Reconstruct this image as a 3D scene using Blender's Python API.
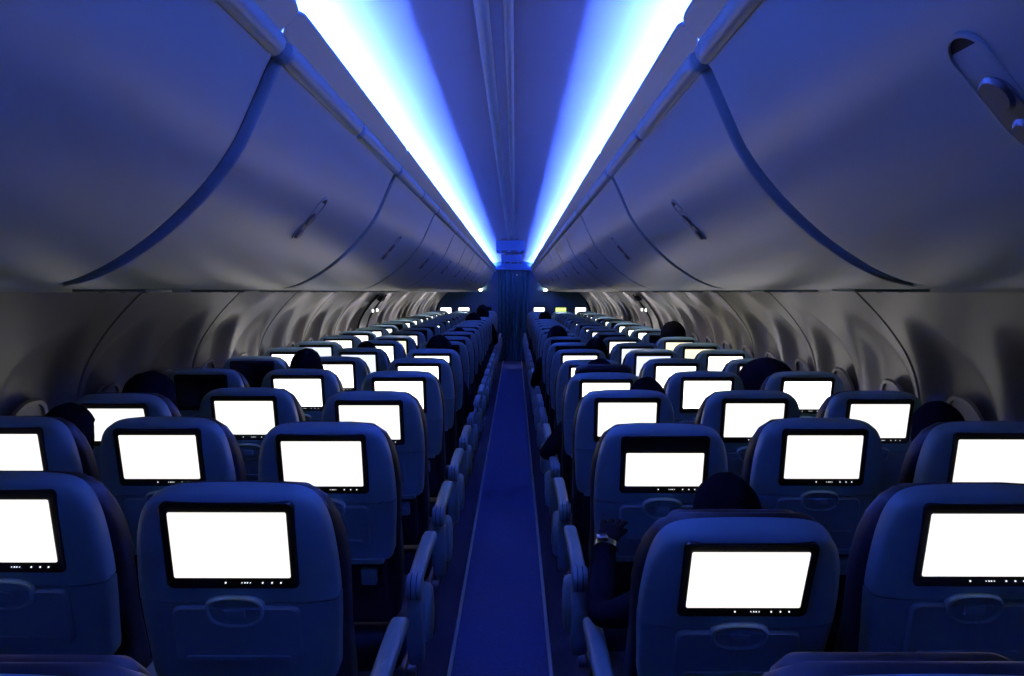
import bpy, bmesh, math, random
from mathutils import Vector, Matrix
for o in list(bpy.data.objects): bpy.data.objects.remove(o)
S = bpy.context.scene
COL = S.collection
R = math.radians

# ------------------------------------------------------------------ camera, world, exposure
cam_d = bpy.data.cameras.new('camera'); cam = bpy.data.objects.new('camera', cam_d); COL.objects.link(cam)
cam.location = (0.04, 0.0, 1.55)
cam.rotation_euler = (R(90 - 3.34), 0, R(0.22))
cam_d.sensor_width = 36.0; cam_d.sensor_fit = 'HORIZONTAL'; cam_d.lens = 788.0 / 1024.0 * 36.0
cam_d.clip_start = 0.02
S.camera = cam
w = bpy.data.worlds.new('night'); S.world = w; w.use_nodes = True
w.node_tree.nodes['Background'].inputs[0].default_value = (0.001, 0.002, 0.006, 1)
w.node_tree.nodes['Background'].inputs[1].default_value = 1.0
S.view_settings.view_transform = 'Standard'; S.view_settings.look = 'None'
S.view_settings.exposure = 0.15; S.view_settings.gamma = 1.0
S.view_settings.use_curve_mapping = False
S.cycles.max_bounces = 7; S.cycles.diffuse_bounces = 5; S.cycles.glossy_bounces = 3
S.cycles.sample_clamp_indirect = 6.0

COVE = (0.064, 0.145, 1.0); COVE_POWER = 540.0      # blue ceiling wash strips
SCREEN_POWER = 2.6                                # seat-back displays
CREW = (0.98, 0.88, 0.92)

# ------------------------------------------------------------------ materials
def mat(name, col, rough=0.5, metal=0.0, noise=0.0, nscale=40.0, bump=0.0, spec=0.5, stretch=(1, 1, 1)):
    m = bpy.data.materials.new(name); m.use_nodes = True
    nt = m.node_tree; b = nt.nodes['Principled BSDF']
    b.inputs['Base Color'].default_value = (*col, 1); b.inputs['Roughness'].default_value = rough
    b.inputs['Metallic'].default_value = metal; b.inputs['Specular IOR Level'].default_value = spec
    if noise or bump:
        tc = nt.nodes.new('ShaderNodeTexCoord'); mp = nt.nodes.new('ShaderNodeMapping')
        mp.inputs['Scale'].default_value = stretch
        n = nt.nodes.new('ShaderNodeTexNoise'); n.inputs['Scale'].default_value = nscale; n.inputs['Detail'].default_value = 4
        nt.links.new(tc.outputs['Object'], mp.inputs[0]); nt.links.new(mp.outputs[0], n.inputs['Vector'])
        if noise:
            r = nt.nodes.new('ShaderNodeMix'); r.data_type = 'RGBA'
            r.inputs[6].default_value = (*[c * (1 - noise) for c in col], 1)
            r.inputs[7].default_value = (*[min(1, c * (1 + noise)) for c in col], 1)
            nt.links.new(n.outputs['Fac'], r.inputs[0]); nt.links.new(r.outputs[2], b.inputs['Base Color'])
        if bump:
            bp = nt.nodes.new('ShaderNodeBump'); bp.inputs['Strength'].default_value = bump; bp.inputs['Distance'].default_value = 0.002
            nt.links.new(n.outputs['Fac'], bp.inputs['Height']); nt.links.new(bp.outputs[0], b.inputs['Normal'])
    return m
def emit(name, col, power):
    m = bpy.data.materials.new(name); m.use_nodes = True
    nt = m.node_tree; b = nt.nodes['Principled BSDF']
    b.inputs['Base Color'].default_value = (0.02, 0.02, 0.02, 1)
    b.inputs['Emission Color'].default_value = (*col, 1); b.inputs['Emission Strength'].default_value = power
    return m
M_BIN = mat('bin_plastic', (0.42, 0.54, 0.55), 0.38, noise=0.04, nscale=3)
M_GAP = mat('bin_gap_shaded', (0.19, 0.24, 0.26), 0.55, noise=0.05)  # bin plastic darkened, shade of the door gaps put into its colour
M_CEIL = mat('ceiling_plastic', (0.42, 0.41, 0.44), 0.5, noise=0.04, nscale=4)
M_RAIL = mat('rail_plastic', (0.40, 0.54, 0.55), 0.35, noise=0.03)
M_DARK = mat('dark_groove', (0.03, 0.03, 0.035), 0.7, noise=0.1)
M_WALL = mat('sidewall_plastic', (0.34, 0.33, 0.33), 0.42, noise=0.05, nscale=6)
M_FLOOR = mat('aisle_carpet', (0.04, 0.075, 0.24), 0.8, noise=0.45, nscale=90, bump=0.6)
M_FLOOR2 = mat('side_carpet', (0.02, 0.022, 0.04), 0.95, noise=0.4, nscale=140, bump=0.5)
M_STRIP = mat('path_strip', (0.50, 0.66, 0.70), 0.5, noise=0.06)
M_SHELL = mat('seat_shell_plastic', (0.28, 0.50, 0.56), 0.42, noise=0.06, nscale=25, bump=0.08)
M_SHELL2 = mat('seat_tray_plastic', (0.24, 0.42, 0.49), 0.45, noise=0.06, nscale=25, bump=0.08)
M_LEATHER = mat('navy_leather', (0.012, 0.014, 0.017), 0.5, noise=0.2, nscale=30, spec=0.3, bump=0.25)
M_BEZEL = mat('black_bezel', (0.008, 0.008, 0.010), 0.32, noise=0.1)
M_OFF = mat('dark_screen_glass', (0.006, 0.007, 0.012), 0.12, noise=0.1)
M_POCKET = mat('pocket_fabric', (0.012, 0.012, 0.018), 0.85, noise=0.3, nscale=80, bump=0.3)
M_ARM = mat('armrest_plastic', (0.28, 0.48, 0.54), 0.35, noise=0.06)
M_METAL = mat('seat_metal', (0.25, 0.26, 0.28), 0.4, 0.8, noise=0.1)
M_BULK = mat('bulkhead_laminate', (0.12, 0.25, 0.46), 0.5, noise=0.08, nscale=8)
M_CURT = mat('curtain_cloth', (0.06, 0.19, 0.24), 0.9, noise=0.15, nscale=60, bump=0.3)
M_SKIN = mat('skin', (0.30, 0.17, 0.12), 0.55, noise=0.08, nscale=30)
M_CLOTH = mat('dark_clothing', (0.010, 0.010, 0.012), 1.0, noise=0.25, nscale=60, bump=0.4, spec=0.03)
M_HAIR = mat('dark_hair', (0.006, 0.005, 0.005), 1.0, spec=0.03, noise=0.3, nscale=120, bump=0.6, stretch=(1, 1, 0.2))
M_HOOD = mat('dark_hood', (0.007, 0.007, 0.009), 1.0, spec=0.03, noise=0.25, nscale=60, bump=0.4)
M_CHROME = mat('steel', (0.7, 0.72, 0.75), 0.25, 1.0, noise=0.05)
M_GROOVE = mat('grey_groove', (0.28, 0.29, 0.30), 0.6, noise=0.05)
M_GLASS = mat('window_shade', (0.30, 0.30, 0.30), 0.4, noise=0.05)
M_SIGN = mat('sign_housing', (0.12, 0.20, 0.36), 0.4, noise=0.05)
M_LED = emit('cove_led', COVE, COVE_POWER)
M_SCR = emit('screen_white', (1.0, 0.95, 0.92), SCREEN_POWER)
M_SCRN = emit('screen_dimmed_white', (1.0, 0.97, 0.93), 1.08)
M_SCRB = emit('screen_cool', (0.74, 0.80, 1.0), 1.15)
M_SCRW = emit('screen_warm', (1.0, 0.93, 0.66), 1.15)
M_SCRG = emit('screen_green', (0.72, 1.0, 0.25), SCREEN_POWER * 0.5)
M_ICON = emit('icon_white', (0.9, 0.95, 1.0), 1.2)
M_LAMPW = emit('lamp_warm', CREW, 9.0)
M_ADDED_GLOW = emit('added_glow_warm', (1.0, 0.85, 0.5), 60.0)  # glow of the lamps added under the last bins
M_EXITL = emit('exit_marker', (0.95, 1.0, 0.9), 2.5)
M_GREEN = emit('green_led', (0.1, 1.0, 0.55), 1.5)

# ------------------------------------------------------------------ mesh helpers
def link(name, me, m, parent=None, loc=None, rot=None, kind=None):
    o = bpy.data.objects.new(name, me); COL.objects.link(o)
    if m is not None and not me.materials:
        for mm in (m if isinstance(m, (list, tuple)) else [m]): me.materials.append(mm)
    if parent is not None: o.parent = parent
    if loc is not None: o.location = loc
    if rot is not None: o.rotation_euler = rot
    if kind: o['kind'] = kind
    return o
def tag(o, label, cat, group=None):
    o['label'] = label; o['category'] = cat
    if group: o['group'] = group
    return o
def empty(name, loc, label, cat, group=None):
    o = bpy.data.objects.new(name, None); COL.objects.link(o); o.location = loc
    o.empty_display_size = 0.05
    return tag(o, label, cat, group)
def finish(bm, name, angle=35):
    bmesh.ops.recalc_face_normals(bm, faces=bm.faces)
    me = bpy.data.meshes.new(name); bm.to_mesh(me); bm.free()
    for p in me.polygons: p.use_smooth = True
    me.set_sharp_from_angle(angle=R(angle))
    return me
def rbox(bm, c, s, r=0.01, seg=3, rot=None):
    b2 = bmesh.new(); bmesh.ops.create_cube(b2, size=1.0)
    for v in b2.verts: v.co = Vector((v.co.x * s[0], v.co.y * s[1], v.co.z * s[2]))
    if r > 0: bmesh.ops.bevel(b2, geom=b2.edges[:], offset=min(r, min(s) * 0.49), segments=seg, profile=0.5, affect='EDGES')
    mx = Matrix.Translation(c) @ (rot.to_4x4() if rot is not None else Matrix())
    vm = {}
    for v in b2.verts: vm[v] = bm.verts.new(mx @ v.co)
    for f in b2.faces: bm.faces.new([vm[v] for v in f.verts])
    b2.free()
def loft(bm, rings, close=True, cap0=True, cap1=True):
    vs = [[bm.verts.new(p) for p in r] for r in rings]
    n = len(vs[0])
    for a, b in zip(vs[:-1], vs[1:]):
        for i in range(n if close else n - 1):
            j = (i + 1) % n
            bm.faces.new((a[i], a[j], b[j], b[i]))
    if close and cap0: bm.faces.new(vs[0])
    if close and cap1: bm.faces.new(vs[-1][::-1])
    return vs
def tube(bm, pts, r, n=8):
    rings = []
    for i, p in enumerate(pts):
        p = Vector(p)
        d = (Vector(pts[min(i + 1, len(pts) - 1)]) - Vector(pts[max(i - 1, 0)])).normalized()
        a = d.orthogonal().normalized(); b = d.cross(a)
        rr = r[i] if isinstance(r, (list, tuple)) else r
        rings.append([p + a * rr * math.cos(t * 2 * math.pi / n) + b * rr * math.sin(t * 2 * math.pi / n) for t in range(n)])
    # keep ring orientation steady
    for k in range(1, len(rings)):
        best = min(range(n), key=lambda s_: (rings[k][s_] - pts_dir(rings[k - 1][0], pts[k - 1], pts[k])).length)
        rings[k] = rings[k][best:] + rings[k][:best]
    loft(bm, rings)
def pts_dir(v, p0, p1): return v + (Vector(p1) - Vector(p0))
def rrect(w_, h_, r, n=6, cx=0, cz=0):
    out = []
    for (sx, sz, a0) in ((1, 1, 0), (-1, 1, 90), (-1, -1, 180), (1, -1, 270)):
        for k in range(n + 1):
            a = R(a0 + 90 * k / n)
            out.append((cx + sx * (w_ / 2 - r) + r * math.cos(a), cz + sz * (h_ / 2 - r) + r * math.sin(a)))
    return out
def slab(bm, outline, v0, v1, bev=0.003):
    """outline in (x,u); thick from v0 (rear) to v1 (front), rear edge softened"""
    cx = sum(p[0] for p in outline) / len(outline); cz = sum(p[1] for p in outline) / len(outline)
    def sc(d):
        res = []
        for (x, z) in outline:
            dx, dz = x - cx, z - cz; L = math.hypot(dx, dz)
            res.append((x - dx / L * d, z - dz / L * d))
        return res
    rings = [[(x, v0, z) for x, z in sc(bev)], [(x, v0 + bev, z) for x, z in outline], [(x, v1, z) for x, z in outline]]
    loft(bm, rings)
def extrude_profile(bm, prof, y0, y1, sgn=1, closed=False, ny=1):
    rings = [[(sgn * x, y0 + (y1 - y0) * k / ny, z) for x, z in prof] for k in range(ny + 1)]
    loft(bm, rings, close=closed)
def smooth_profile(pts, n=4):
    out = []
    P = [pts[0]] + list(pts) + [pts[-1]]
    for i in range(1, len(P) - 2):
        p0, p1, p2, p3 = [Vector(q) for q in P[i - 1:i + 3]]
        for k in range(n):
            t = k / n
            out.append(tuple(0.5 * ((2 * p1) + (p2 - p0) * t + (2 * p0 - 5 * p1 + 4 * p2 - p3) * t * t + (3 * p1 - p0 - 3 * p2 + p3) * t ** 3)))
    out.append(tuple(pts[-1])); return out

ORD = ['nearest', 'first', 'second', 'third', 'fourth', 'fifth', 'sixth', 'seventh', 'eighth', 'ninth', 'tenth', 'eleventh', 'twelfth',
       'thirteenth', 'fourteenth', 'fifteenth', 'sixteenth', 'seventeenth', 'eighteenth', 'nineteenth', 'twentieth']
Y0, Y1 = -0.9, 17.6            # rear partition, front bulkhead
BP, BO = 1.5, 0.05            # bin pitch and offset

# ------------------------------------------------------------------ structure: floor, walls, ceiling
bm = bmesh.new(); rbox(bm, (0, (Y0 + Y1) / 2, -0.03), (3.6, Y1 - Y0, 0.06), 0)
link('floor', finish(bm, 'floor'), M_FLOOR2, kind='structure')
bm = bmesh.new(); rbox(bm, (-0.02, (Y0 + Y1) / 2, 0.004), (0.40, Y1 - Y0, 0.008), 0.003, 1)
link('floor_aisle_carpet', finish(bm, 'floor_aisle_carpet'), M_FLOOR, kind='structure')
for i, x in enumerate((-0.226, 0.186)):
    bm = bmesh.new(); rbox(bm, (x, (Y0 + Y1) / 2, 0.006), (0.016, Y1 - Y0, 0.014), 0.003, 1)
    link('trim_%d' % (i + 1), finish(bm, 'path_strip'), M_STRIP, kind='structure')

WP = smooth_profile([(1.30, 1.66), (1.395, 1.60), (1.47, 1.54), (1.600, 1.40), (1.70, 1.24), (1.745, 1.05), (1.765, 0.85), (1.76, 0.65), (1.735, 0.4), (1.67, 0.15), (1.62, 0.0)], 5)
PANEL = 1.13
def wall(name, sgn, ph):
    seams = [ph + PANEL * k for k in range(-1, 18)]
    wins = []
    for s in seams:
        wins += [s + PANEL * 0.25, s + PANEL * 0.75]
    wins = [q for q in wins if Y0 + 0.3 < q < Y1 - 0.3]
    ys = set()
    y = Y0
    while y < Y1: ys.add(round(y, 4)); y += 0.03
    for s in seams:
        for d in (-0.012, -0.006, 0.006, 0.012):
            if Y0 < s + d < Y1: ys.add(round(s + d, 4))
    ys.add(Y1); ys = sorted(ys)
    bm = bmesh.new(); rings = []
    for y in ys:
        ring = []
        sd = min(abs(y - s) for s in seams)
        wy = min(wins, key=lambda q: abs(q - y))
        for (x, z) in WP:
            d = 0
            if sd < 0.0075: d = 0.018
            hw = 0.262 - 0.06 * max(0, min(1, (z - 1.1) / 0.35))
            rr = abs((y - wy) / hw) ** 2.2 + abs((z - 1.10) / 0.36) ** 2.2
            if rr < 1:
                t = min(1, (1 - rr) * 1.35); d += 0.060 * t * t * (3 - 2 * t)
            ring.append((sgn * (x + d), y, z))
        rings.append(ring)
    loft(bm, rings, close=False)
    o = link(name, finish(bm, name, 60), M_WALL, kind='structure')
    return wins
winL = wall('wall_left', -1, 0.91)
winR = wall('wall_right', 1, -0.10)
# window reveals with drawn shades
bmw = bmesh.new(); pts = rrect(0.25, 0.36, 0.11, 8); inn = rrect(0.21, 0.32, 0.09, 8)
loft(bmw, [[(0.0, x, z) for x, z in pts], [(-0.012, x * 0.97, z * 0.97) for x, z in pts], [(-0.012, x, z) for x, z in inn], [(0.004, x, z) for x, z in inn]], cap0=False, cap1=False)
ME_WF = finish(bmw, 'window_ring', 40)
bmw = bmesh.new(); loft(bmw, [[(0.006, x, z) for x, z in inn], [(0.0, x, z) for x, z in inn]]); rbox(bmw, (-0.004, 0, -0.10), (0.012, 0.09, 0.012), 0.004, 2)
ME_WS = finish(bmw, 'shade_panel', 40)
wn = 0
for sgn, wins in ((-1, winL), (1, winR)):
    for y in wins:
        if y < 1.5: continue
        wn += 1
        f = link('window_%d' % wn, ME_WF, M_WALL, loc=(sgn * 1.80, y, 0.985), rot=(0, 0 if sgn > 0 else 0, 0 if sgn > 0 else math.pi), kind='structure')
        f.rotation_euler = (0, R(-18) if sgn > 0 else R(18), 0)
        if sgn < 0: f.scale = (-1, 1, 1)
        link('window_shade', ME_WS, M_GLASS, f)

bm = bmesh.new(); rbox(bm, (0, Y0 - 0.03, 1.15), (3.7, 0.06, 2.4), 0); link('wall_back', finish(bm, 'wall_back'), M_BULK, kind='structure')

# ceiling arch with cove
CP = smooth_profile([(0.477, 2.008), (0.485, 2.12), (0.455, 2.17), (0.39, 2.198), (0.29, 2.222), (0.18, 2.238), (0.08, 2.245), (0.0, 2.247)], 5)
CPF = CP + [(-x, z) for x, z in CP[::-1][1:]]
bm = bmesh.new()
js = [Y0] + [BO + 0.2 + BP * k for k in range(0, 12)] + [Y1]
for a, b in zip(js[:-1], js[1:]):
    extrude_profile(bm, CPF, a + 0.004, b - 0.004)
    ring = [(x * 1.004, z + 0.004) for x, z in CPF]
extrude_profile(bm, [(x * 1.004, z + 0.006) for x, z in CPF], Y0, Y1)
link('ceiling', finish(bm, 'ceiling', 60), M_CEIL, kind='structure')
for i, (xa, xb) in enumerate(((-0.060, -0.022), (0.010, 0.036))):
    bm = bmesh.new(); cx = (xa + xb) / 2; wd = xb - xa
    pr = [(cx - wd / 2, 2.25), (cx - wd / 2, 2.242), (cx - wd / 2 + 0.006, 2.239), (cx + wd / 2 - 0.006, 2.239), (cx + wd / 2, 2.242), (cx + wd / 2, 2.25)]
    for a, b in zip(js[:-1], js[1:]): extrude_profile(bm, pr, a + 0.003, b - 0.003, closed=True)
    link('trim_%d' % (3 + i), finish(bm, 'ceiling_rail'), M_RAIL, kind='structure')
bm = bmesh.new(); rbox(bm, (-0.006, (Y0 + Y1) / 2, 2.2435), (0.034, Y1 - Y0, 0.006), 0)
link('trim_5', finish(bm, 'ceiling_groove'), M_GROOVE, kind='structure')

# recessed backing behind bins, cove shelf, underside service channel
BINP = [(0.405, 2.012), (0.425, 1.985), (0.462, 1.905), (0.497, 1.833), (0.545, 1.768), (0.597, 1.713), (0.655, 1.662), (0.712, 1.622), (0.765, 1.592), (0.815, 1.572), (0.865, 1.561)]
BINS_ = smooth_profile(BINP, 4)
for side, sgn in (('left', -1), ('right', 1)):
    bm = bmesh.new()
    back = [(x + 0.020, z + 0.014) for x, z in BINS_]
    extrude_profile(bm, back, Y0, Y1, sgn)
    link('trim_%s_bin_backing' % side, finish(bm, 'bin_backing', 60), M_GAP, kind='structure')
    bm = bmesh.new()
    und = [(0.845, 1.60), (0.862, 1.563), (0.90, 1.5575), (1.18, 1.5575), (1.20, 1.551), (1.235, 1.549), (1.26, 1.556), (1.46, 1.556), (1.50, 1.60)]
    extrude_profile(bm, und, Y0, Y1, sgn)
    link('trim_%s_service_channel' % side, finish(bm, 'service_channel', 30), M_BIN, kind='structure')
    bm = bmesh.new()
    extrude_profile(bm, [(0.428, 2.044), (0.4305, 2.044), (0.4305, 2.012), (0.49, 2.012), (0.49, 2.004), (0.428, 2.004)], Y0, Y1, sgn, closed=True)
    link('trim_%s_cove_shelf' % side, finish(bm, 'cove_shelf'), M_CEIL, kind='structure')
    bm = bmesh.new()
    extrude_profile(bm, [(0.432, 2.0125), (0.470, 2.0125), (0.470, 2.016), (0.451, 2.018), (0.432, 2.016)], -0.45, Y1 - 0.05, sgn, closed=True)
    o = link('cove_light', finish(bm, 'cove_light'), M_LED)
    tag(o, 'glowing blue-white ceiling light strip along the tops of the %s overhead bins' % side, 'light strip')

# ------------------------------------------------------------------ overhead bins
def inset_profile(prof, d): return [(x + d * 0.8, z + d * 0.55) for x, z in prof]
L = BP
def bin_door():
    bm = bmesh.new()
    ys = [(-L / 2 + 0.030, 0.022), (-L / 2 + 0.031, 0.006), (-L / 2 + 0.038, 0.0), (-L / 2 + 0.042, 0.0), (-L / 2 + 0.06, 0.0), (0, 0), (L / 2 - 0.05, 0.0), (L / 2 - 0.032, 0.0), (L / 2 - 0.028, 0.0), (L / 2 - 0.021, 0.006), (L / 2 - 0.020, 0.022)]
    rings = [[(x, y, z) for x, z in inset_profile(BINS_, d)] for y, d in ys]
    loft(bm, rings, close=False)
    return finish(bm, 'bin_door', 50)
def bin_rail():
    bm = bmesh.new()
    c = (0.404, 2.014)
    prof = [(0.428, 2.000), (0.412, 1.992), (0.400, 1.995), (0.390, 2.006), (0.386, 2.020), (0.390, 2.031), (0.404, 2.034), (0.428, 2.034)]
    prof = [(x + 0.004, z + 0.002) for x, z in prof]
    for (ya, yb) in ((-L / 2 + 0.012, -0.005), (0.005, L / 2 - 0.012)):
        rs = []
        for y, s in ((ya, 0.55), (ya + 0.012, 0.95), (ya + 0.03, 1), (yb - 0.03, 1), (yb - 0.012, 0.95), (yb, 0.55)):
            rs.append([(0.428 + (x - 0.428) * s, y, c[1] + (z - c[1]) * s) for x, z in prof])
        loft(bm, rs)
    return finish(bm, 'hand_rail', 40)
def bin_valance():
    bm = bmesh.new()
    prof = smooth_profile([(0.425, 2.036), (0.412, 2.044), (0.402, 2.053), (0.388, 2.066), (0.376, 2.078), (0.368, 2.086), (0.370, 2.093), (0.378, 2.092), (0.392, 2.075), (0.40, 2.055)], 3)
    rs = []
    for y, k in ((-L / 2 + 0.0015, 0.84), (-L / 2 + 0.010, 0.94), (-L / 2 + 0.035, 1), (L / 2 - 0.035, 1), (L / 2 - 0.010, 0.94), (L / 2 - 0.0015, 0.84)):
        rs.append([(0.425 + (x - 0.425) * (k if z > 2.05 else 1), y, 2.036 + (z - 2.036) * k) for x, z in prof])
    loft(bm, rs, close=False)
    return finish(bm, 'upper_panel', 50)
ME_DOOR, ME_RAIL, ME_VAL = bin_door(), bin_rail(), bin_valance()
# latch set in the plane of the door; local a = down the profile, b = along y, n = outwards from the door
lp0, lp1 = Vector((0.510, 0, 1.814)), Vector((0.597, 0, 1.713))
la = (lp1 - lp0).normalized(); ln = Vector((-la.z * -1, 0, 0)); ln = Vector((la.z, 0, -la.x)); lc = (lp0 + lp1) / 2
if ln.z > 0: ln = -ln
def LP(a, b, n): return lc + la * a + Vector((0, b, 0)) + ln * n
def lat(bm, outline, n0, n1, bev):
    cx = sum(p[0] for p in outline) / len(outline); cy = sum(p[1] for p in outline) / len(outline)
    def sc(d): return [(cx + (x - cx) * (1 - d / max(1e-4, math.hypot(x - cx, y - cy))), cy + (y - cy) * (1 - d / max(1e-4, math.hypot(x - cx, y - cy)))) for x, y in outline]
    loft(bm, [[LP(a, b, n0) for a, b in outline], [LP(a, b, n1 - bev) for a, b in outline], [LP(a, b, n1) for a, b in sc(bev)]])
bm = bmesh.new()
o1 = rrect(0.155, 0.066, 0.0325, 8); o2 = rrect(0.145, 0.056, 0.0275, 8)
loft(bm, [[LP(a, b, -0.004) for a, b in o1], [LP(a, b, 0.004) for a, b in o1], [LP(a, b, 0.0045) for a, b in o2], [LP(a, b, -0.004) for a, b in o2]], cap0=False, cap1=False)
ME_LRIM = finish(bm, 'latch_rim', 40)
bm = bmesh.new(); lat(bm, rrect(0.148, 0.059, 0.029, 8), -0.002, 0.0012, 0.0004); ME_LREC = finish(bm, 'latch_recess', 40)
bm = bmesh.new(); lat(bm, rrect(0.088, 0.053, 0.024, 8, 0.026, 0), 0.0, 0.006, 0.003)
lat(bm, [(0.022 + 0.0 + 0.023 * math.cos(t * math.pi / 8) - 0.02, 0.023 * math.sin(t * math.pi / 8)) for t in range(16)], 0.004, 0.010, 0.004)
lat(bm, [(0.054 + 0.019 * math.cos(t * math.pi / 8), 0.019 * math.sin(t * math.pi / 8)) for t in range(16)], 0.004, 0.011, 0.005)
ME_PAD = finish(bm, 'latch_paddle', 40)
for side, sgn in (('left', -1), ('right', 1)):
    for k in range(12):
        yc = BO + BP * (k + 0.5) + (0.05 if sgn > 0 else -0.01)
        if yc + BP / 2 > Y1 + 0.6: break
        t = empty('overhead_bin', (0, yc, 0), '%s overhead luggage bin on the %s, closed pale curved door, %s' % (('Nearest' if k == 0 else ORD[k + 1].capitalize()), side,
              'cut by the picture edge' if k == 0 else 'counted away from the camera'), 'overhead bin', 'overhead bins on the %s side' % side)
        t.scale = (sgn, 1, 1)
        if k == 11: t.scale = (sgn, 0.66, 1); t.location.y = 17.06
        if sgn < 0: pass
        link('door', ME_DOOR, M_BIN, t)
        link('hand_rail', ME_RAIL, M_RAIL, t); link('upper_panel', ME_VAL, M_RAIL, t)
        lt = link('latch', ME_LRIM, M_BIN, t)
        link('latch_recess', ME_LREC, M_DARK, lt); link('paddle', ME_PAD, M_METAL, lt)

# ------------------------------------------------------------------ front bulkhead, curtain, signs
for side, sgn in (('left', -1), ('right', 1)):
    bm = bmesh.new()
    xs0 = 0.36
    prof = [(xs0, 0.0), (1.62, 0.0), (1.735, 0.4), (1.76, 0.7), (1.74, 0.95), (1.66, 1.24), (1.575, 1.40), (1.47, 1.54), (1.47, 1.60), (0.9, 1.60), (0.62, 1.72), (0.44, 2.0), (xs0, 2.02)]
    loft(bm, [[(sgn * x, Y1 - 0.02, z) for x, z in prof], [(sgn * x, Y1 + 0.04, z) for x, z in prof]])
    link('wall_front_%s' % side, finish(bm, 'bulkhead'), M_BULK, kind='structure')
bm = bmesh.new()
loft(bm, [[(x, Y1 + 0.01, z) for x, z in [(-0.48, 2.02), (0.48, 2.02), (0.48, 2.26), (-0.48, 2.26)]], [(x, Y1 + 0.05, z) for x, z in [(-0.48, 2.02), (0.48, 2.02), (0.48, 2.26), (-0.48, 2.26)]]])
rbox(bm, (0, Y1 - 0.05, 2.055), (0.74, 0.10, 0.05), 0.008)
link('wall_front_header', finish(bm, 'header'), M_BULK, kind='structure')
def fold_sheet(x0, x1, z0, z1, y, amp, nf, n=120):
    bm = bmesh.new(); rings = []
    for z in (z0, z0 + (z1 - z0) * 0.5, z1):
        k = 1.0 - 0.3 * (z - z0) / (z1 - z0)
        f = [(x0 + (x1 - x0) * i / n, y + amp * k * math.sin(2 * math.pi * nf * i / n + 0.6 * math.sin(5 * i / n)), z) for i in range(n + 1)]
        b = [(x, yy + 0.006, zz) for x, yy, zz in f[::-1]]
        rings.append(f + b)
    loft(bm, rings); return finish(bm, 'curtain', 60)
o = link('curtain', fold_sheet(-0.36, 0.02, 0.02, 2.02, Y1 - 0.02, 0.022, 5), M_CURT)
tag(o, 'left half of the dark blue curtain closing the far aisle', 'curtain', 'curtains closing the aisle')
o = link('curtain', fold_sheet(0.025, 0.36, 0.02, 2.02, Y1 - 0.02, 0.022, 4), M_CURT)
tag(o, 'right half of the dark blue curtain closing the far aisle', 'curtain', 'curtains closing the aisle')
bm = bmesh.new(); tube(bm, [(-0.37, Y1 - 0.02, 2.03), (0, Y1 - 0.02, 2.03), (0.37, Y1 - 0.02, 2.03)], 0.008); tag(link('curtain_rail', finish(bm, 'curtain_rail'), M_METAL), 'thin metal rail across the aisle above the dark blue curtains', 'curtain rail')
bm = bmesh.new(); bmesh.ops.create_uvsphere(bm, u_segments=10, v_segments=6, radius=0.012, matrix=Matrix.Translation((0.085, Y1 - 0.048, 1.93)))
tag(link('indicator_lamp', finish(bm, 'indicator_lamp'), M_ICON), 'tiny white indicator light at the top of the far aisle curtain', 'indicator light')
def sign(y, label):
    t = empty('ceiling_sign', (-0.02, y, 2.23), label, 'ceiling sign', 'boxes hanging from the ceiling centre')
    bm = bmesh.new(); rbox(bm, (0, 0, -0.085), (0.37, 0.10, 0.15), 0.012); link('housing', finish(bm, 'sign_housing'), M_SIGN, t)
    bm = bmesh.new(); rbox(bm, (0, 0, -0.165), (0.36, 0.09, 0.022), 0.004)
    link('base_strip', finish(bm, 'base_strip'), M_SIGN, t)
    bm = bmesh.new()
    for x0, x1 in ((-0.175, -0.15), (-0.115, -0.035), (0.0, 0.095), (0.14, 0.175)): rbox(bm, ((x0 + x1) / 2, -0.046, -0.153), (x1 - x0, 0.012, 0.028), 0.003, 1)
    link('slot', finish(bm, 'slot'), M_DARK, t)
    bm = bmesh.new(); rbox(bm, (-0.10, 0, -0.005), (0.03, 0.05, 0.03), 0.004); rbox(bm, (0.10, 0, -0.005), (0.03, 0.05, 0.03), 0.004)
    link('bracket', finish(bm, 'bracket'), M_METAL, t)
sign(10.3, 'blue box sign hanging from the ceiling centre, the nearer of two')
sign(14.2, 'dim box sign hanging from the ceiling, farther one near the curtain')

for side, sgn in (('left', -1), ('right', 1)):
    t = empty('added_glow', (sgn * 0.72, Y1 - 0.02, 1.575), 'small added lamp on the far bulkhead for the warm patch under the last %s bin' % side, 'added light')  # added lamp standing in for the warm highlight on the bin undersides
    bm = bmesh.new(); rbox(bm, (0, -0.02, 0), (0.10, 0.04, 0.04), 0.008); link('housing', finish(bm, 'added_glow_mount'), M_BULK, t)
    bm = bmesh.new(); bmesh.ops.create_uvsphere(bm, u_segments=14, v_segments=8, radius=0.022, matrix=Matrix.Translation((0, -0.04, 0.02)) @ Matrix.Diagonal((1.6, 0.8, 0.7, 1)))
    link('lens', finish(bm, 'added_glow_dome'), M_ADDED_GLOW, t)
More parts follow.
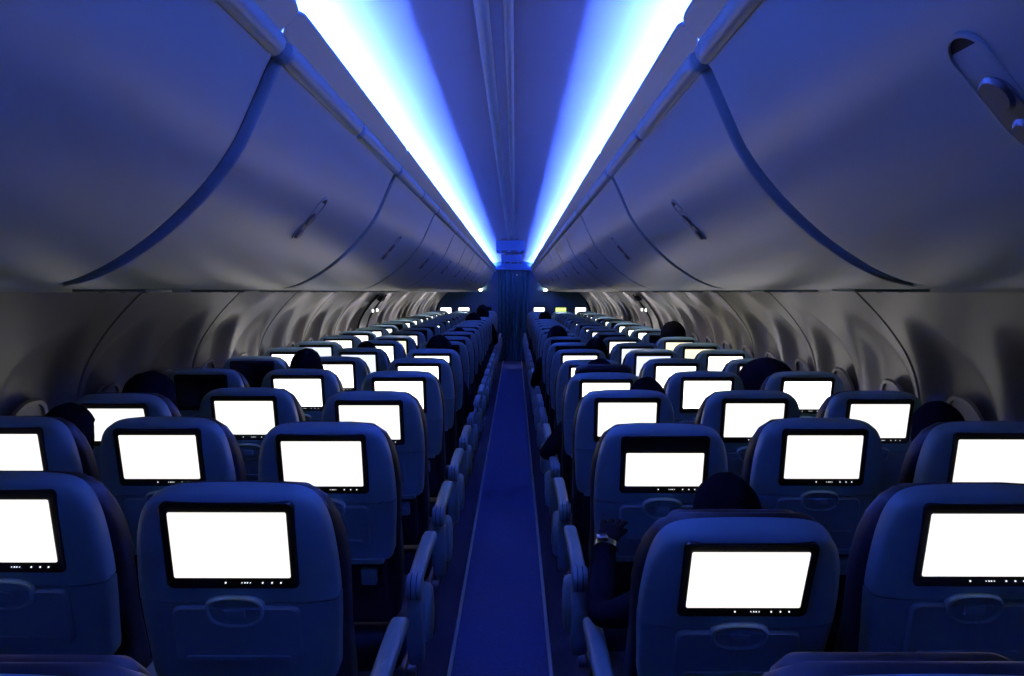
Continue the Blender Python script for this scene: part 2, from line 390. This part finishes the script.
# ------------------------------------------------------------------ overwing exit hatches
for n_, (side, sgn, y) in enumerate((('left', -1, 9.0), ('right', 1, 9.3))):
    bm = bmesh.new(); rs = []
    zz = [(x, z) for x, z in WP if 0.62 < z < 1.53]
    pr = [(x - 0.02, z) for x, z in zz]
    rs = [[(sgn * x, y + dy, z) for x, z in [(q[0] + off, q[1]) for q in pr]] for dy, off in ((-0.26, 0.03), (-0.24, 0.0), (0.24, 0.0), (0.26, 0.03))]
    loft(bm, rs, close=False)
    d = link('door_%d' % (n_ + 1), finish(bm, 'exit_hatch', 40), M_WALL, kind='structure')
    bm = bmesh.new(); rbox(bm, (sgn * 1.485, y, 1.475), (0.05, 0.22, 0.06), 0.012, rot=Matrix.Rotation(sgn * R(-35), 3, 'Y')); link('door_handle', finish(bm, 'door_handle'), M_DARK, d)
    for dy in (-0.27, 0.27):
        bm = bmesh.new(); tube(bm, [(sgn * (x - 0.022), y + dy, z) for x, z in zz[::3]], 0.010, 8); link('door_seal', finish(bm, 'door_seal'), M_DARK, d)
    for dy in (-0.16, 0.12):
        bm = bmesh.new(); rbox(bm, (sgn * 1.555, y + dy, 1.34), (0.02, 0.03, 0.035), 0.006); link('exit_marker_light', finish(bm, 'exit_marker'), M_EXITL, d)

# ------------------------------------------------------------------ reading light units on underside (rows 1-8)
for side, sgn in (('left', -1), ('right', 1)):
    for r_ in range(2, 9):
        y = 0.775 * (0.96 + r_) - 0.1
        t = empty('reading_light_unit', (sgn * 1.05, y, 1.556), '%s reading light panel under the %s bins, counted from the camera' % (ORD[r_ - 1].capitalize(), side), 'reading light', 'reading light panels under the bins')
        bm = bmesh.new(); rbox(bm, (0, 0, -0.002), (0.20, 0.16, 0.008), 0.003, 2); link('panel', finish(bm, 'light_panel'), M_RAIL, t)
        for dx in (-0.06, 0, 0.06):
            bm = bmesh.new(); bmesh.ops.create_uvsphere(bm, u_segments=12, v_segments=6, radius=0.014, matrix=Matrix.Translation((dx, 0.0, -0.002)) @ Matrix.Diagonal((1, 1, 0.45, 1)))
            link('lens', finish(bm, 'lens'), M_DARK, t)

# overhead spots: reading lamps switched on, then unseen ones added to brighten the sidewalls
def lamp(x, y, power, col=CREW, aim=(0, 0.1), size=70):
    d = bpy.data.lights.new('reading_or_fill_spot', 'SPOT'); d.energy = power; d.color = col; d.spot_size = R(size); d.spot_blend = 0.6; d.shadow_soft_size = 0.012
    o = bpy.data.objects.new('reading_or_fill_spot', d); COL.objects.link(o); o.location = (x, y, 1.545)
    v = Vector((aim[0], aim[1], -1)); o.rotation_euler = v.to_track_quat('-Z', 'Y').to_euler()
for x, r_, pw in ((1.0, 6, 2.5), (-1.0, 8, 4), (0.9, 19, 20), (-0.9, 19, 20)):
    lamp(x, 0.775 * (0.96 + r_) + 0.30, pw, size=95)
for x, r_, pw in ((1.25, 4, 0.5), (1.25, 5, 1.3), (1.25, 6, 2), (1.25, 7, 3), (1.25, 8, 3.5), (1.25, 10, 7), (1.25, 12, 8), (1.25, 15, 9), (1.25, 18, 9),
                  (-1.25, 5, 1.4), (-1.25, 6, 2), (-1.25, 7, 3), (-1.25, 9, 6), (-1.25, 11, 8), (-1.25, 13, 9), (-1.25, 16, 10), (-1.25, 18, 9)):
    lamp(x, 0.775 * (0.96 + r_) + 0.30, pw, aim=(0.95 if x > 0 else -0.95, 0.2), size=110)  # added fill spots aimed outboard to lift the sidewalls
# ------------------------------------------------------------------ seats
SW, SH, SU = 0.235, 0.144, 0.607
def half_outline():
    # right half of the shell seen from behind, bottom -> top, (x,u)
    return [(0.185, 0.28), (0.196, 0.30), (0.200, 0.36), (0.204, 0.42), (0.206, 0.48), (0.204, 0.54), (0.198, 0.60), (0.189, 0.645), (0.176, 0.677), (0.155, 0.699), (0.120, 0.710), (0.060, 0.714), (0.0, 0.715)]
HO = smooth_profile(half_outline(), 3)
def width_at(u):
    for (xa, ua), (xb, ub) in zip(HO[:-1], HO[1:]):
        if ua <= u <= ub: return xa + (xb - xa) * (u - ua) / max(1e-6, ub - ua)
    return HO[0][0]
def shell_upper():
    up = [(width_at(0.478), 0.478)] + [p for p in HO if p[1] > 0.482]
    full = up + [(-x, z) for x, z in up[::-1][1:]]
    cz = 0.60
    def sc(kx, kz): return [(x * kx, cz + (z - cz) * kz if z > cz else z) for x, z in full]
    bm = bmesh.new()
    rings = [sc(0.66, 0.80), sc(0.70, 0.86), sc(0.80, 0.92), sc(0.91, 0.965), sc(0.975, 0.99), full, full, sc(0.985, 0.99)]
    vs_ = [0.0, 0.0, 0.004, 0.009, 0.015, 0.025, 0.055, 0.065]
    loft(bm, [[(x, v, z) for x, z in r] for r, v in zip(rings, vs_)])
    return finish(bm, 'shell_upper', 50)
def shell_lower():
    lo = [p for p in HO if p[1] < 0.470] + [(width_at(0.474), 0.474)]
    full = [(-x, z) for x, z in lo[::-1]] + lo
    bm = bmesh.new()
    def sc(k): return [(x * k, z) for x, z in full]
    loft(bm, [[(x, v, z) for x, z in r] for r, v in ((sc(0.70), 0.003), (sc(0.80), 0.006), (sc(0.91), 0.011), (sc(0.975), 0.017), (full, 0.027), (full, 0.060))])
    return finish(bm, 'shell_lower', 50)
def lip():
    bm = bmesh.new(); slab(bm, rrect(0.335, 0.016, 0.006, 3, 0, 0.280), -0.004, 0.06, 0.003); return finish(bm, 'shell_lip', 40)
def tray():
    bm = bmesh.new(); slab(bm, rrect(0.262, 0.130, 0.018, 5, 0, 0.4035), -0.008, 0.012, 0.005)
    slab(bm, rrect(0.215, 0.010, 0.004, 3, 0, 0.354), -0.012, 0.0, 0.003)
    return finish(bm, 'tray_table', 40)
def latch():
    bm = bmesh.new()
    o = [(0.062 * (1 if abs(math.cos(a)) > 1 else 1) * (abs(math.cos(a)) ** 0.75) * (1 if math.cos(a) > 0 else -1), 0.466 + (0.030 if math.sin(a) > 0 else 0.042) * (abs(math.sin(a)) ** 0.8) * (1 if math.sin(a) > 0 else -1)) for a in [t * 2 * math.pi / 28 for t in range(28)]]
    def sc(k, dz=0): return [(x * k, 0.466 + (z - 0.466) * k + dz) for x, z in o]
    loft(bm, [[(x, v, z) for x, z in r] for r, v in ((o, 0.0), (sc(0.96), -0.012), (sc(0.88), -0.014), (sc(0.80), -0.006), (sc(0.74), -0.004))])
    rbox(bm, (0, -0.009, 0.458), (0.045, 0.010, 0.024), 0.005, 2)
    return finish(bm, 'tray_latch', 40)
def bezel():
    bm = bmesh.new(); o = rrect(0.268, 0.190, 0.014, 5, 0, SU - 0.002)
    def sc(k, kz): return [(x * k, SU + (z - SU) * kz) for x, z in o]
    loft(bm, [[(x, v, z) for x, z in r] for r, v in ((o, 0.012), (o, -0.001), (sc(0.985, 0.98), -0.003), (sc(0.93, 0.90), -0.001))])
    return finish(bm, 'monitor', 40)
def scr(z0=-0.5, z1=0.5):
    bm = bmesh.new(); slab(bm, rrect(SW, SH * (z1 - z0), 0.003, 2, 0, SU + SH * (z0 + z1) / 2), -0.0030, 0.0, 0.0004); return finish(bm, 'screen', 40)
def icons():
    bm = bmesh.new()
    for x, s in ((-0.015, 0.0030), (0.018, 0.0016), (0.024, 0.0022), (0.029, 0.0022), (0.035, 0.0016), (0.060, 0.0028), (0.079, 0.0028), (0.097, 0.0028)):
        slab(bm, rrect(s, s, s * 0.3, 2, x, SU - 0.0835), -0.0032, 0.0, 0.0003)
    return finish(bm, 'touch_icons', 40)
def backcushion():
    bm = bmesh.new(); rs = []
    for u, hw, v0, v1 in ((0.02, 0.185, 0.06, 0.15), (0.05, 0.20, 0.055, 0.175), (0.20, 0.207, 0.06, 0.185), (0.35, 0.207, 0.065, 0.165), (0.50, 0.212, 0.065, 0.16), (0.57, 0.207, 0.060, 0.15), (0.62, 0.197, 0.050, 0.14), (0.665, 0.180, 0.045, 0.125), (0.695, 0.150, 0.045, 0.105), (0.705, 0.09, 0.05, 0.09)):
        rs.append([(x, (v0 + v1) / 2 + y, u) for x, y in rrect(hw * 2, v1 - v0, min(0.035, (v1 - v0) * 0.45), 5)])
    loft(bm, rs); return finish(bm, 'back_cushion', 60)
def headrest():
    bm = bmesh.new(); rs = []
    for u, hw, t, c in ((0.48, 0.10, 0.035, 0.155), (0.495, 0.135, 0.06, 0.158), (0.57, 0.150, 0.075, 0.145), (0.635, 0.148, 0.08, 0.128), (0.662, 0.140, 0.07, 0.118), (0.676, 0.120, 0.05, 0.112), (0.682, 0.08, 0.03, 0.108)):
        rs.append([(x, c + y + 0.35 * x * x, u) for x, y in rrect(hw * 2, t, t * 0.42, 5)])
    loft(bm, rs); return finish(bm, 'headrest', 60)
def pocket():
    bm = bmesh.new(); slab(bm, rrect(0.33, 0.215, 0.02, 4, 0, 0.165), 0.030, 0.065, 0.008)
    slab(bm, rrect(0.30, 0.012, 0.005, 3, 0, 0.262), 0.024, 0.05, 0.003)
    return finish(bm, 'literature_pocket', 40)
def outlet():
    bm = bmesh.new(); slab(bm, rrect(0.048, 0.056, 0.006, 3, 0.115, 0.215), 0.012, 0.034, 0.003); slab(bm, rrect(0.03, 0.026, 0.004, 3, 0.115, 0.212), 0.008, 0.014, 0.002)
    return finish(bm, 'power_outlet', 40)
def cushion():
    bm = bmesh.new(); rs = []
    for y, z0, z1, hw in ((0.04, 0.34, 0.44, 0.19), (0.06, 0.32, 0.455, 0.205), (0.25, 0.32, 0.455, 0.212), (0.45, 0.32, 0.475, 0.212), (0.52, 0.34, 0.47, 0.205), (0.545, 0.37, 0.44, 0.19)):
        rs.append([(x, y, (z0 + z1) / 2 + zz) for x, zz in rrect(hw * 2, z1 - z0, min(0.04, (z1 - z0) * 0.45), 5)])
    loft(bm, rs); return finish(bm, 'seat_cushion', 60)
def frame():
    bm = bmesh.new(); rbox(bm, (0, 0.30, 0.305), (0.42, 0.46, 0.035), 0.01)
    tube(bm, [(-0.235, 0.16, 0.27), (0, 0.16, 0.27), (0.235, 0.16, 0.27)], 0.022, 10); tube(bm, [(-0.235, 0.44, 0.27), (0, 0.44, 0.27), (0.235, 0.44, 0.27)], 0.022, 10)
    return finish(bm, 'seat_frame', 40)
def leg():
    bm = bmesh.new(); tube(bm, [(0, 0.16, 0.27), (0, 0.10, 0.02)], [0.016, 0.014]); tube(bm, [(0, 0.44, 0.27), (0, 0.50, 0.02)], [0.016, 0.014]); tube(bm, [(0, 0.12, 0.06), (0, 0.44, 0.25)], 0.010)
    rbox(bm, (0, 0.30, 0.011), (0.035, 0.50, 0.022), 0.004, 1); return finish(bm, 'leg', 40)
def arm_top():
    # pad, hinge at y=-0.03, tip forward; z measured from floor
    bm = bmesh.new(); rs = []
    for y, zc, w_, h_ in ((0.015, 0.640, 0.040, 0.040), (0.03, 0.643, 0.046, 0.046), (0.20, 0.652, 0.048, 0.044), (0.40, 0.652, 0.050, 0.040), (0.455, 0.648, 0.048, 0.036), (0.475, 0.642, 0.036, 0.022)):
        rs.append([(x, y, zc + z) for x, z in rrect(w_, h_, min(w_, h_) * 0.35, 4)])
    loft(bm, rs); return finish(bm, 'armrest', 60)
def arm_hinge():
    bm = bmesh.new(); rs = []
    for x in (-0.025, -0.021, -0.009, -0.0085, -0.0075, -0.007, 0.007, 0.0075, 0.0085, 0.009, 0.021, 0.025):
        r = 0.040 if abs(x) in (0.021, 0.009, 0.007) else (0.034 if abs(x) > 0.022 else 0.033)
        rs.append([(x, r * math.cos(a), 0.628 + r * math.sin(a)) for a in [t * 2 * math.pi / 20 for t in range(20)]])
    loft(bm, rs); return finish(bm, 'armrest_hinge', 40)
def arm_shroud(sgn):
    # sgn = direction of aisle
    bm = bmesh.new()
    def lobe(x0, x1, yc, z0, z1, wy):
        o = []
        for k in range(24):
            a = 2 * math.pi * k / 24
            o.append((yc + wy * math.cos(a) * (0.85 + 0.15 * math.sin(a)), (z0 + z1) / 2 + (z1 - z0) / 2 * math.sin(a)))
        def sc(k): return [(yc + (y - yc) * k, (z0 + z1) / 2 + (z - (z0 + z1) / 2) * k) for y, z in o]
        loft(bm, [[(x, y, z) for y, z in r] for x, r in ((x0, sc(0.85)), (x0 + (x1 - x0) * .15, sc(0.97)), ((x0 + x1) / 2, o), (x1 - (x1 - x0) * .15, sc(0.97)), (x1, sc(0.85)))])
    lobe(-0.026, 0.026, 0.03, 0.36, 0.60, 0.055)
    return finish(bm, 'armrest_support', 50)
def arm_disc(sgn):
    bm = bmesh.new()
    o = [(0.10 + 0.065 * math.cos(a), 0.505 + 0.10 * math.sin(a)) for a in [2 * math.pi * k / 24 for k in range(24)]]
    def sc(k): return [(0.10 + (y - 0.10) * k, 0.505 + (z - 0.505) * k) for y, z in o]
    loft(bm, [[(sgn * x, y, z) for y, z in r] for x, r in ((0.018, o), (0.034, sc(0.97)), (0.044, sc(0.85)), (0.048, sc(0.5)))])
    return finish(bm, 'side_cover', 50)
def groove():
    bm = bmesh.new()
    for x in (-0.0085, 0.0085):
        loft(bm, [[(x + d, 0.0408 * math.cos(a), 0.628 + 0.0408 * math.sin(a)) for a in [t * 2 * math.pi / 20 for t in range(20)]] for d in (-0.0013, 0.0013)])
    return finish(bm, 'hinge_groove', 40)
ME = dict(groove=groove(), su=shell_upper(), sl=shell_lower(), lip=lip(), tray=tray(), latch=latch(), bez=bezel(), icons=icons(), bc=backcushion(), hr=headrest(), pk=pocket(), out=outlet(), cu=cushion(), fr=frame(), leg=leg(), arm=arm_top(), hinge=arm_hinge(), shr=arm_shroud(1), dl=arm_disc(1), dr=arm_disc(-1))
SCR = {}
def screen_mesh(kind):
    if kind not in SCR:
        m = {'on': M_SCR, 'cool': M_SCRB, 'warm': M_SCRW, 'green': M_SCRG, 'wide': M_SCRN, 'near': M_SCRN, 'off': M_OFF}[kind]
        me = scr(-0.5, 0.26) if kind == 'wide' else scr()
        me.materials.append(m); SCR[kind] = me
    return SCR[kind]
P = 0.775
XC = {'A': -1.540, 'B': -1.052, 'C': -0.530, 'D': 0.494, 'E': 1.006, 'F': 1.505}
COLN = {'A': 'left window', 'B': 'left middle', 'C': 'left aisle', 'D': 'right aisle', 'E': 'right middle', 'F': 'right window'}
# recline in degrees for each seat (default 12)
REC = {('D', 0): 16, ('C', 0): 13.5, ('D', 1): 22, ('A', 3): 19, ('C', 3): 14}
KIND = {('D', 2): 'wide', ('A', 4): 'off', ('A', 5): 'off', ('E', 6): 'cool', ('E', 7): 'cool', ('B', 6): 'cool', ('A', 7): 'cool', ('B', 8): 'warm', ('F', 7): 'warm', ('F', 8): 'warm', ('B', 10): 'off', ('F', 9): 'off',
        ('A', 12): 'off', ('E', 12): 'off', ('F', 13): 'off', ('B', 13): 'off', ('E', 15): 'off', ('A', 16): 'warm', ('B', 11): 'off', ('E', 9): 'off', ('B', 15): 'off', ('F', 15): 'off'}
DESC = {'on': 'glowing white screen', 'cool': 'bluish-white screen', 'warm': 'yellowish-white screen', 'wide': 'short white screen under dark band', 'off': 'dark unlit screen'}
HR_UP = {('D', 4): 0.055}
DY = {('D', 1): 0.06, ('E', 2): 0.05}
def seat_y(r, c='C'): return P * (0.96 + r) + 0.145 + (0.07 if c in 'DEF' else (0.08 if c in 'AB' else 0)) + DY.get((c, r), 0)
def make_seat(c, r):
    th = REC.get((c, r), 12 + ((hash_(c, r) % 5) - 2) * 0.7)
    kind = KIND.get((c, r), 'off' if (c in 'CD' and r >= 7) else 'on')
    lab = '%s seat in the %s row from the camera, %s' % (COLN[c].capitalize(), ORD[r], DESC[kind]) if r else \
          '%s seat closest to the camera, only its top corner in view' % COLN[c].capitalize()
    t = empty('airliner_seat', (XC[c], seat_y(r, c), 0), lab, 'airliner seat', 'airliner seats in the %s column' % COLN[c])
    rot = (R(th), 0, 0); pv = (0.016 if (c, r) == ('D', 1) else 0, 0, 0.405 if (c, r) == ('D', 1) else (0.437 if c in 'DEF' else 0.45))
    def B(n, k, m, par=None, **kw):
        return link(n, ME[k], m, par or t, **kw) if par else link(n, ME[k], m, t, loc=kw.get('loc', pv), rot=rot)
    B('back_cushion', 'bc', M_LEATHER)
    h = B('headrest', 'hr', M_LEATHER)
    up = HR_UP.get((c, r))
    if up: h.location = (0, -math.sin(R(th)) * up, pv[2] + math.cos(R(th)) * up)
    B('back_shell', 'su', M_SHELL); B('lower_shell', 'sl', M_SHELL2)
    tr = B('tray_table', 'tray', M_SHELL2)
    mo = B('monitor', 'bez', M_BEZEL)
    o = link('screen', screen_mesh('near' if (kind == 'on' and r <= 3) else kind), None, mo)
    B('literature_pocket', 'pk', M_POCKET)
    link('seat_cushion', ME['cu'], M_LEATHER, t)
    if r <= 9:
        link('tray_latch', ME['latch'], M_SHELL, tr)
        if kind != 'off': link('touch_icons', ME['icons'], M_ICON, mo)
        B('shell_lip', 'lip', M_SHELL); B('power_outlet', 'out', M_SHELL2)
    link('seat_frame', ME['fr'], M_METAL, t)
    for s in (-1, 1): link('leg', ME['leg'], M_METAL, t, loc=(s * 0.15, 0, 0))
    a = 1 if XC[c] < 0 else -1
    ax = a * 0.2415
    if c in 'CD': ax = a * (0.246 if a < 0 else 0.256)
    ay = -0.15 if (c, r) == ('D', 1) else -0.02
    ar = link('armrest', ME['arm'], M_ARM, t, loc=(ax, ay, 0)); link('armrest_hinge', ME['hinge'], M_ARM, ar)
    if r <= 6: link('hinge_groove', ME['groove'], M_DARK, ar)
    if c in 'CD':
        link('armrest_support', ME['shr'], M_ARM, t, loc=(ax, ay, 0))
        link('side_cover', ME['dl' if a > 0 else 'dr'], M_ARM, t, loc=(ax, ay, 0))
    return t
def hash_(c, r): return (ord(c) * 31 + r * 17 + (r * r * 7) % 13)
for r in range(0, 21):
    for c in 'ABCDEF':
        if r == 0 and c not in 'CD': continue
        make_seat(c, r)

# screens on the bulkhead
for i, (x, kind, lab) in enumerate(((-1.56, 'on', 'white screen on the far left bulkhead, nearest the window wall'), (-1.10, 'on', 'white screen on the far left bulkhead, in the middle'), (-0.62, 'off', 'dark screen on the far left bulkhead, beside the curtain'),
                    (0.58, 'on', 'white screen on the far right bulkhead, beside the curtain'), (1.06, 'green', 'greenish screen on the far right bulkhead, in the middle'), (1.50, 'on', 'white screen on the far right bulkhead, nearest the window wall'))):
    x = max(-1.5, min(1.5, x))
    t = empty('bulkhead_monitor', (x, Y1 - 0.03, 1.13 - SU), lab, 'wall monitor', 'monitors on the front bulkhead')
    link('bezel', ME['bez'], M_BEZEL, t); link('screen', screen_mesh(kind), None, t)

# small green light on the floor-side box between the nearest left seats
bm = bmesh.new(); rbox(bm, (0, 0, 0), (0.03, 0.02, 0.05), 0.004); 
t = empty('power_box', (-0.745, 1.72, 0.62), 'small black power box with green light between the nearest left seats', 'power box'); link('case', finish(bm, 'power_box'), M_BEZEL, t)
bm = bmesh.new(); rbox(bm, (0.0, -0.011, 0.012), (0.010, 0.003, 0.004), 0.001, 1); rbox(bm, (0.006, -0.011, 0.002), (0.004, 0.003, 0.004), 0.001, 1); link('green_light', finish(bm, 'green_light'), M_GREEN, t)

# ------------------------------------------------------------------ passengers
def head_part(bm, c):
    b2 = bmesh.new(); bmesh.ops.create_uvsphere(b2, u_segments=24, v_segments=18, radius=1.0)
    fs = []
    vm = {}
    for v in b2.verts:
        x, y, z = v.co
        X, Y, Z = x * 0.075, y * 0.094, z * 0.112
        if z < 0: X *= 1 + 0.22 * z; Y *= 1 + 0.12 * z
        if y > 0.75 and abs(x) < 0.22 and -0.42 < z < 0.05: Y += 0.020 * (1 - abs(x) / 0.22) * (1 - abs(z + 0.25) / 0.35 if abs(z + 0.25) < 0.35 else 0)      # nose
        if y > 0.7 and 0.15 < abs(x) < 0.5 and 0.0 < z < 0.2: Y -= 0.006                                                    # eye sockets
        if y > 0.6 and abs(x) < 0.3 and -0.62 < z < -0.5: Y -= 0.004                                                         # mouth line
        if abs(x) > 0.93 and -0.3 < z < 0.22 and abs(y) < 0.3: X += math.copysign(0.014, x)                                  # ears
        vm[v] = bm.verts.new(Vector(c) + Vector((X, Y, Z)))
    for f in b2.faces: fs.append(bm.faces.new([vm[v] for v in f.verts]))
    b2.free(); return fs
def hair_mesh(kind, c):
    bm = bmesh.new(); bmesh.ops.create_uvsphere(bm, u_segments=28, v_segments=20, radius=1.0)
    g = {'short': (0.088, 0.106, 0.120), 'full': (0.100, 0.112, 0.126), 'hood': (0.118, 0.125, 0.132), 'cowl': (0.150, 0.140, 0.130)}[kind]
    for v in bm.verts:
        x, y, z = v.co
        k = 1 + 0.02 * math.sin(9 * x + 7 * z) * math.cos(8 * y)
        X, Y, Z = x * g[0] * k, y * g[1] * k, z * g[2] * k
        if kind != 'short' and z < 0: X *= 1 + 0.25 * -z; Z *= 1.25
        face = max(0, min(1, (y - 0.15) / 0.3)) * max(0, min(1, (0.45 - z) / 0.25))
        low = max(0, min(1, (-0.45 - z) / 0.2)) if kind == 'short' else 0
        m_ = 1 - 0.35 * max(face, low)
        v.co = Vector(c) + Vector((X * m_, Y * m_ - 0.004, Z * (m_ if z > 0 or kind == 'short' else 1)))
    return finish(bm, 'hair', 180)
def body_mesh(pose):
    N = []; E = []; Rr = []
    def n(p, r, par=None):
        N.append(p); Rr.append(r if isinstance(r, tuple) else (r, r))
        if par is not None: E.append((par, len(N) - 1))
        return len(N) - 1
    pel = n((0, 0.20, 0.545), (0.125, 0.09)); bel = n((0, 0.19, 0.67), (0.125, 0.09), pel); ch = n((0, 0.15, 0.82), (0.14, 0.095), bel)
    nb = n((0, 0.125, 0.945), (0.075, 0.065), ch); nk = n((0, 0.13, 1.00), 0.048, nb); n((0, 0.145, 1.05), 0.05, nk)
    for s in (-1, 1):
        hp = n((s * 0.085, 0.26, 0.535), 0.078, pel); kn = n((s * 0.10, 0.60, 0.535), 0.058, hp); cf = n((s * 0.10, 0.63, 0.34), 0.052, kn); an = n((s * 0.10, 0.60, 0.10), 0.036, cf); n((s * 0.11, 0.70, 0.045), 0.036, an)
        sh = n((s * 0.150, 0.135, 0.90), 0.058, ch)
        if pose == 'raised' and s < 0:
            el = n((-0.315, 0.20, 0.80), 0.047, sh); wr = n((-0.272, 0.38, 0.975), 0.030, el); d = Vector((0.25, 0.75, 0.25)).normalized()
        elif pose == 'aisle' and s < 0:
            el = n((-0.285, 0.16, 0.70), 0.047, sh); wr = n((-0.265, 0.40, 0.695), 0.030, el); d = Vector((0.1, 0.9, -0.15)).normalized()
        else:
            el = n((s * 0.215, 0.20, 0.68), 0.045, sh); wr = n((s * 0.12, 0.40, 0.625), 0.029, el); d = Vector((-s * 0.5, 0.8, -0.05)).normalized()
        w0 = Vector(N[wr]); up = Vector((0, 0, 1)); sd = d.cross(up).normalized()
        pm = n(tuple(w0 + d * 0.045), (0.032, 0.018), wr)
        base = w0 + d * 0.075
        for k, ln_ in ((-1.5, 0.055), (-0.5, 0.068), (0.5, 0.072), (1.5, 0.062)):
            a_ = n(tuple(base + sd * k * 0.018), 0.0095, pm); b_ = n(tuple(base + sd * k * 0.020 + d * ln_ * 0.55 - up * 0.006), 0.0085, a_); n(tuple(base + sd * k * 0.020 + d * ln_ * 0.9 - up * 0.022), 0.007, b_)
        tb = n(tuple(w0 + d * 0.03 + sd * s * -0.030), 0.011, pm); n(tuple(w0 + d * 0.065 + sd * s * -0.045), 0.0085, tb)
    me = bpy.data.meshes.new('tmp'); me.from_pydata(N, E, []); o = bpy.data.objects.new('tmp', me); COL.objects.link(o)
    m = o.modifiers.new('skin', 'SKIN'); o.modifiers.new('sub', 'SUBSURF').levels = 2
    sv = me.skin_vertices[0].data if me.skin_vertices else None
    if sv is None:
        bpy.context.view_layer.objects.active = o
    for i, r in enumerate(Rr): sv[i].radius = r
    sv[0].use_root = True
    m.use_smooth_shade = True
    dg = bpy.context.evaluated_depsgraph_get(); dg.update()
    ev = bpy.data.meshes.new_from_object(o.evaluated_get(dg))
    bpy.data.objects.remove(o)
    bm = bmesh.new(); bm.from_mesh(ev)
    hands = [Vector(N[i]) for i in range(len(N)) if Rr[i] == (0.032, 0.018)]
    for f in bm.faces:
        c = f.calc_center_median()
        f.material_index = 1 if (c.z > 0.985 or any((c - h).length < 0.10 and c.y > h.y - 0.035 for h in hands)) else 0
    hf = head_part(bm, (0, 0.155, 1.115))
    for f in hf: f.material_index = 1
    mb = finish(bm, 'person_body', 180); mb.materials.clear(); mb.materials.append(M_CLOTH); mb.materials.append(M_SKIN)
    return mb
BODY = {}
try:
    for p_ in ('lap', 'raised', 'aisle'): BODY[p_] = body_mesh(p_)
except Exception as e:
    print('BODYFAIL', e)
HAIR = {k: hair_mesh(k, (0, 0.155, 1.115)) for k in ('short', 'full', 'hood', 'cowl')}
HM = {'short': M_HAIR, 'full': M_HAIR, 'hood': M_HOOD, 'cowl': M_HOOD}
# col, row, dx, dy, dz, pose, hair, label
PPL = [('D', 1, 0.075, 0.0, -0.15, 'raised', 'short', 'Passenger in the nearest right aisle seat, wristwatch on the raised forearm, dark head in view'),
       ('D', 3, 0.12, -0.02, -0.06, 'aisle', 'short', 'Passenger in the third right aisle seat, dark round head leaning right'),
       ('D', 4, 0.0, 0.0, -0.05, 'aisle', 'full', 'Passenger in the fourth right aisle seat, elbow over the aisle'),
       ('B', 4, -0.03, 0, 0.015, 'lap', 'short', 'Passenger in the fourth left middle seat, dark head above the seat'),
       ('A', 3, -0.03, 0.0, -0.05, 'lap', 'hood', 'Passenger in the third left window seat, broad dark head above the seat'),
       ('A', 2, 0.05, 0.0, -0.07, 'lap', 'short', 'Passenger in the second left window seat, dark head beside the wall'),
       ('F', 2, -0.03, 0.0, -0.06, 'lap', 'short', 'Passenger in the second right window seat, dark head beside the wall'),
       ('F', 4, -0.12, 0.0, -0.05, 'lap', 'cowl', 'Hooded passenger in the fourth right window seat hiding the screen ahead'),
       ('F', 8, 0.0, 0.0, 0.04, 'lap', 'hood', 'Hooded passenger in the eighth right window seat, peaked dark outline'),
       ('C', 6, 0.02, 0, 0.0, 'lap', 'full', 'Passenger in the sixth left aisle seat, wide dark hair above the seat'),
       ('B', 6, -0.0, 0, -0.05, 'lap', 'short', 'Passenger in the sixth left middle seat, top of a dark head'),
       ('D', 6, 0.14, 0, -0.02, 'lap', 'short', 'Passenger in the sixth right aisle seat leaning to the right'),
       ('D', 8, -0.06, 0, 0.0, 'lap', 'full', 'Passenger in the eighth right aisle seat, dark hair above the seat'),
       ('C', 15, 0.05, 0, 0.12, 'lap', 'full', 'Tall passenger in the fifteenth left aisle seat near the curtain'),
       ('C', 13, -0.02, 0, 0.02, 'lap', 'hood', 'Hooded passenger in the thirteenth left aisle seat'),
       ('D', 14, 0.0, 0, 0.02, 'lap', 'full', 'Passenger in the fourteenth right aisle seat near the curtain'),
       ('C', 9, 0.0, 0, -0.05, 'lap', 'short', 'Passenger in the ninth left aisle seat, head below the seat top')]
for c, r, dx, dy, dz, pose, hair, lab in PPL:
    t = empty('person', (XC[c] + dx, seat_y(r, c) + dy, 0), lab, 'person', 'seated passengers')
    sz = 1 + dz / 1.23
    b = link('body', BODY[pose], None, t); hh = link('hair', HAIR[hair], HM[hair], t)
    b.scale = (0.82 if c in 'AF' else 1, 1, sz); hh.location = (0, 0, 1.115 * (sz - 1))
    if pose == 'raised':
        bm = bmesh.new(); ax = (Vector((-0.272, 0.38, 0.975)) - Vector((-0.315, 0.20, 0.80))).normalized(); c0 = Vector((-0.272, 0.38, 0.975)) - ax * 0.02
        c0.z *= sz
        a1 = ax.orthogonal().normalized(); a2 = ax.cross(a1); rs = []
        for k, rr in ((-0.009, 0.030), (-0.008, 0.033), (0.008, 0.033), (0.009, 0.030)):
            rs.append([c0 + ax * k + (a1 * math.cos(q) + a2 * math.sin(q)) * rr for q in [2 * math.pi * i / 20 for i in range(20)]])
        loft(bm, rs); rbox(bm, c0 + Vector((-0.012, -0.012, 0.028)), (0.030, 0.034, 0.012), 0.004)
        link('wristwatch', finish(bm, 'wristwatch', 40), M_CHROME, t)
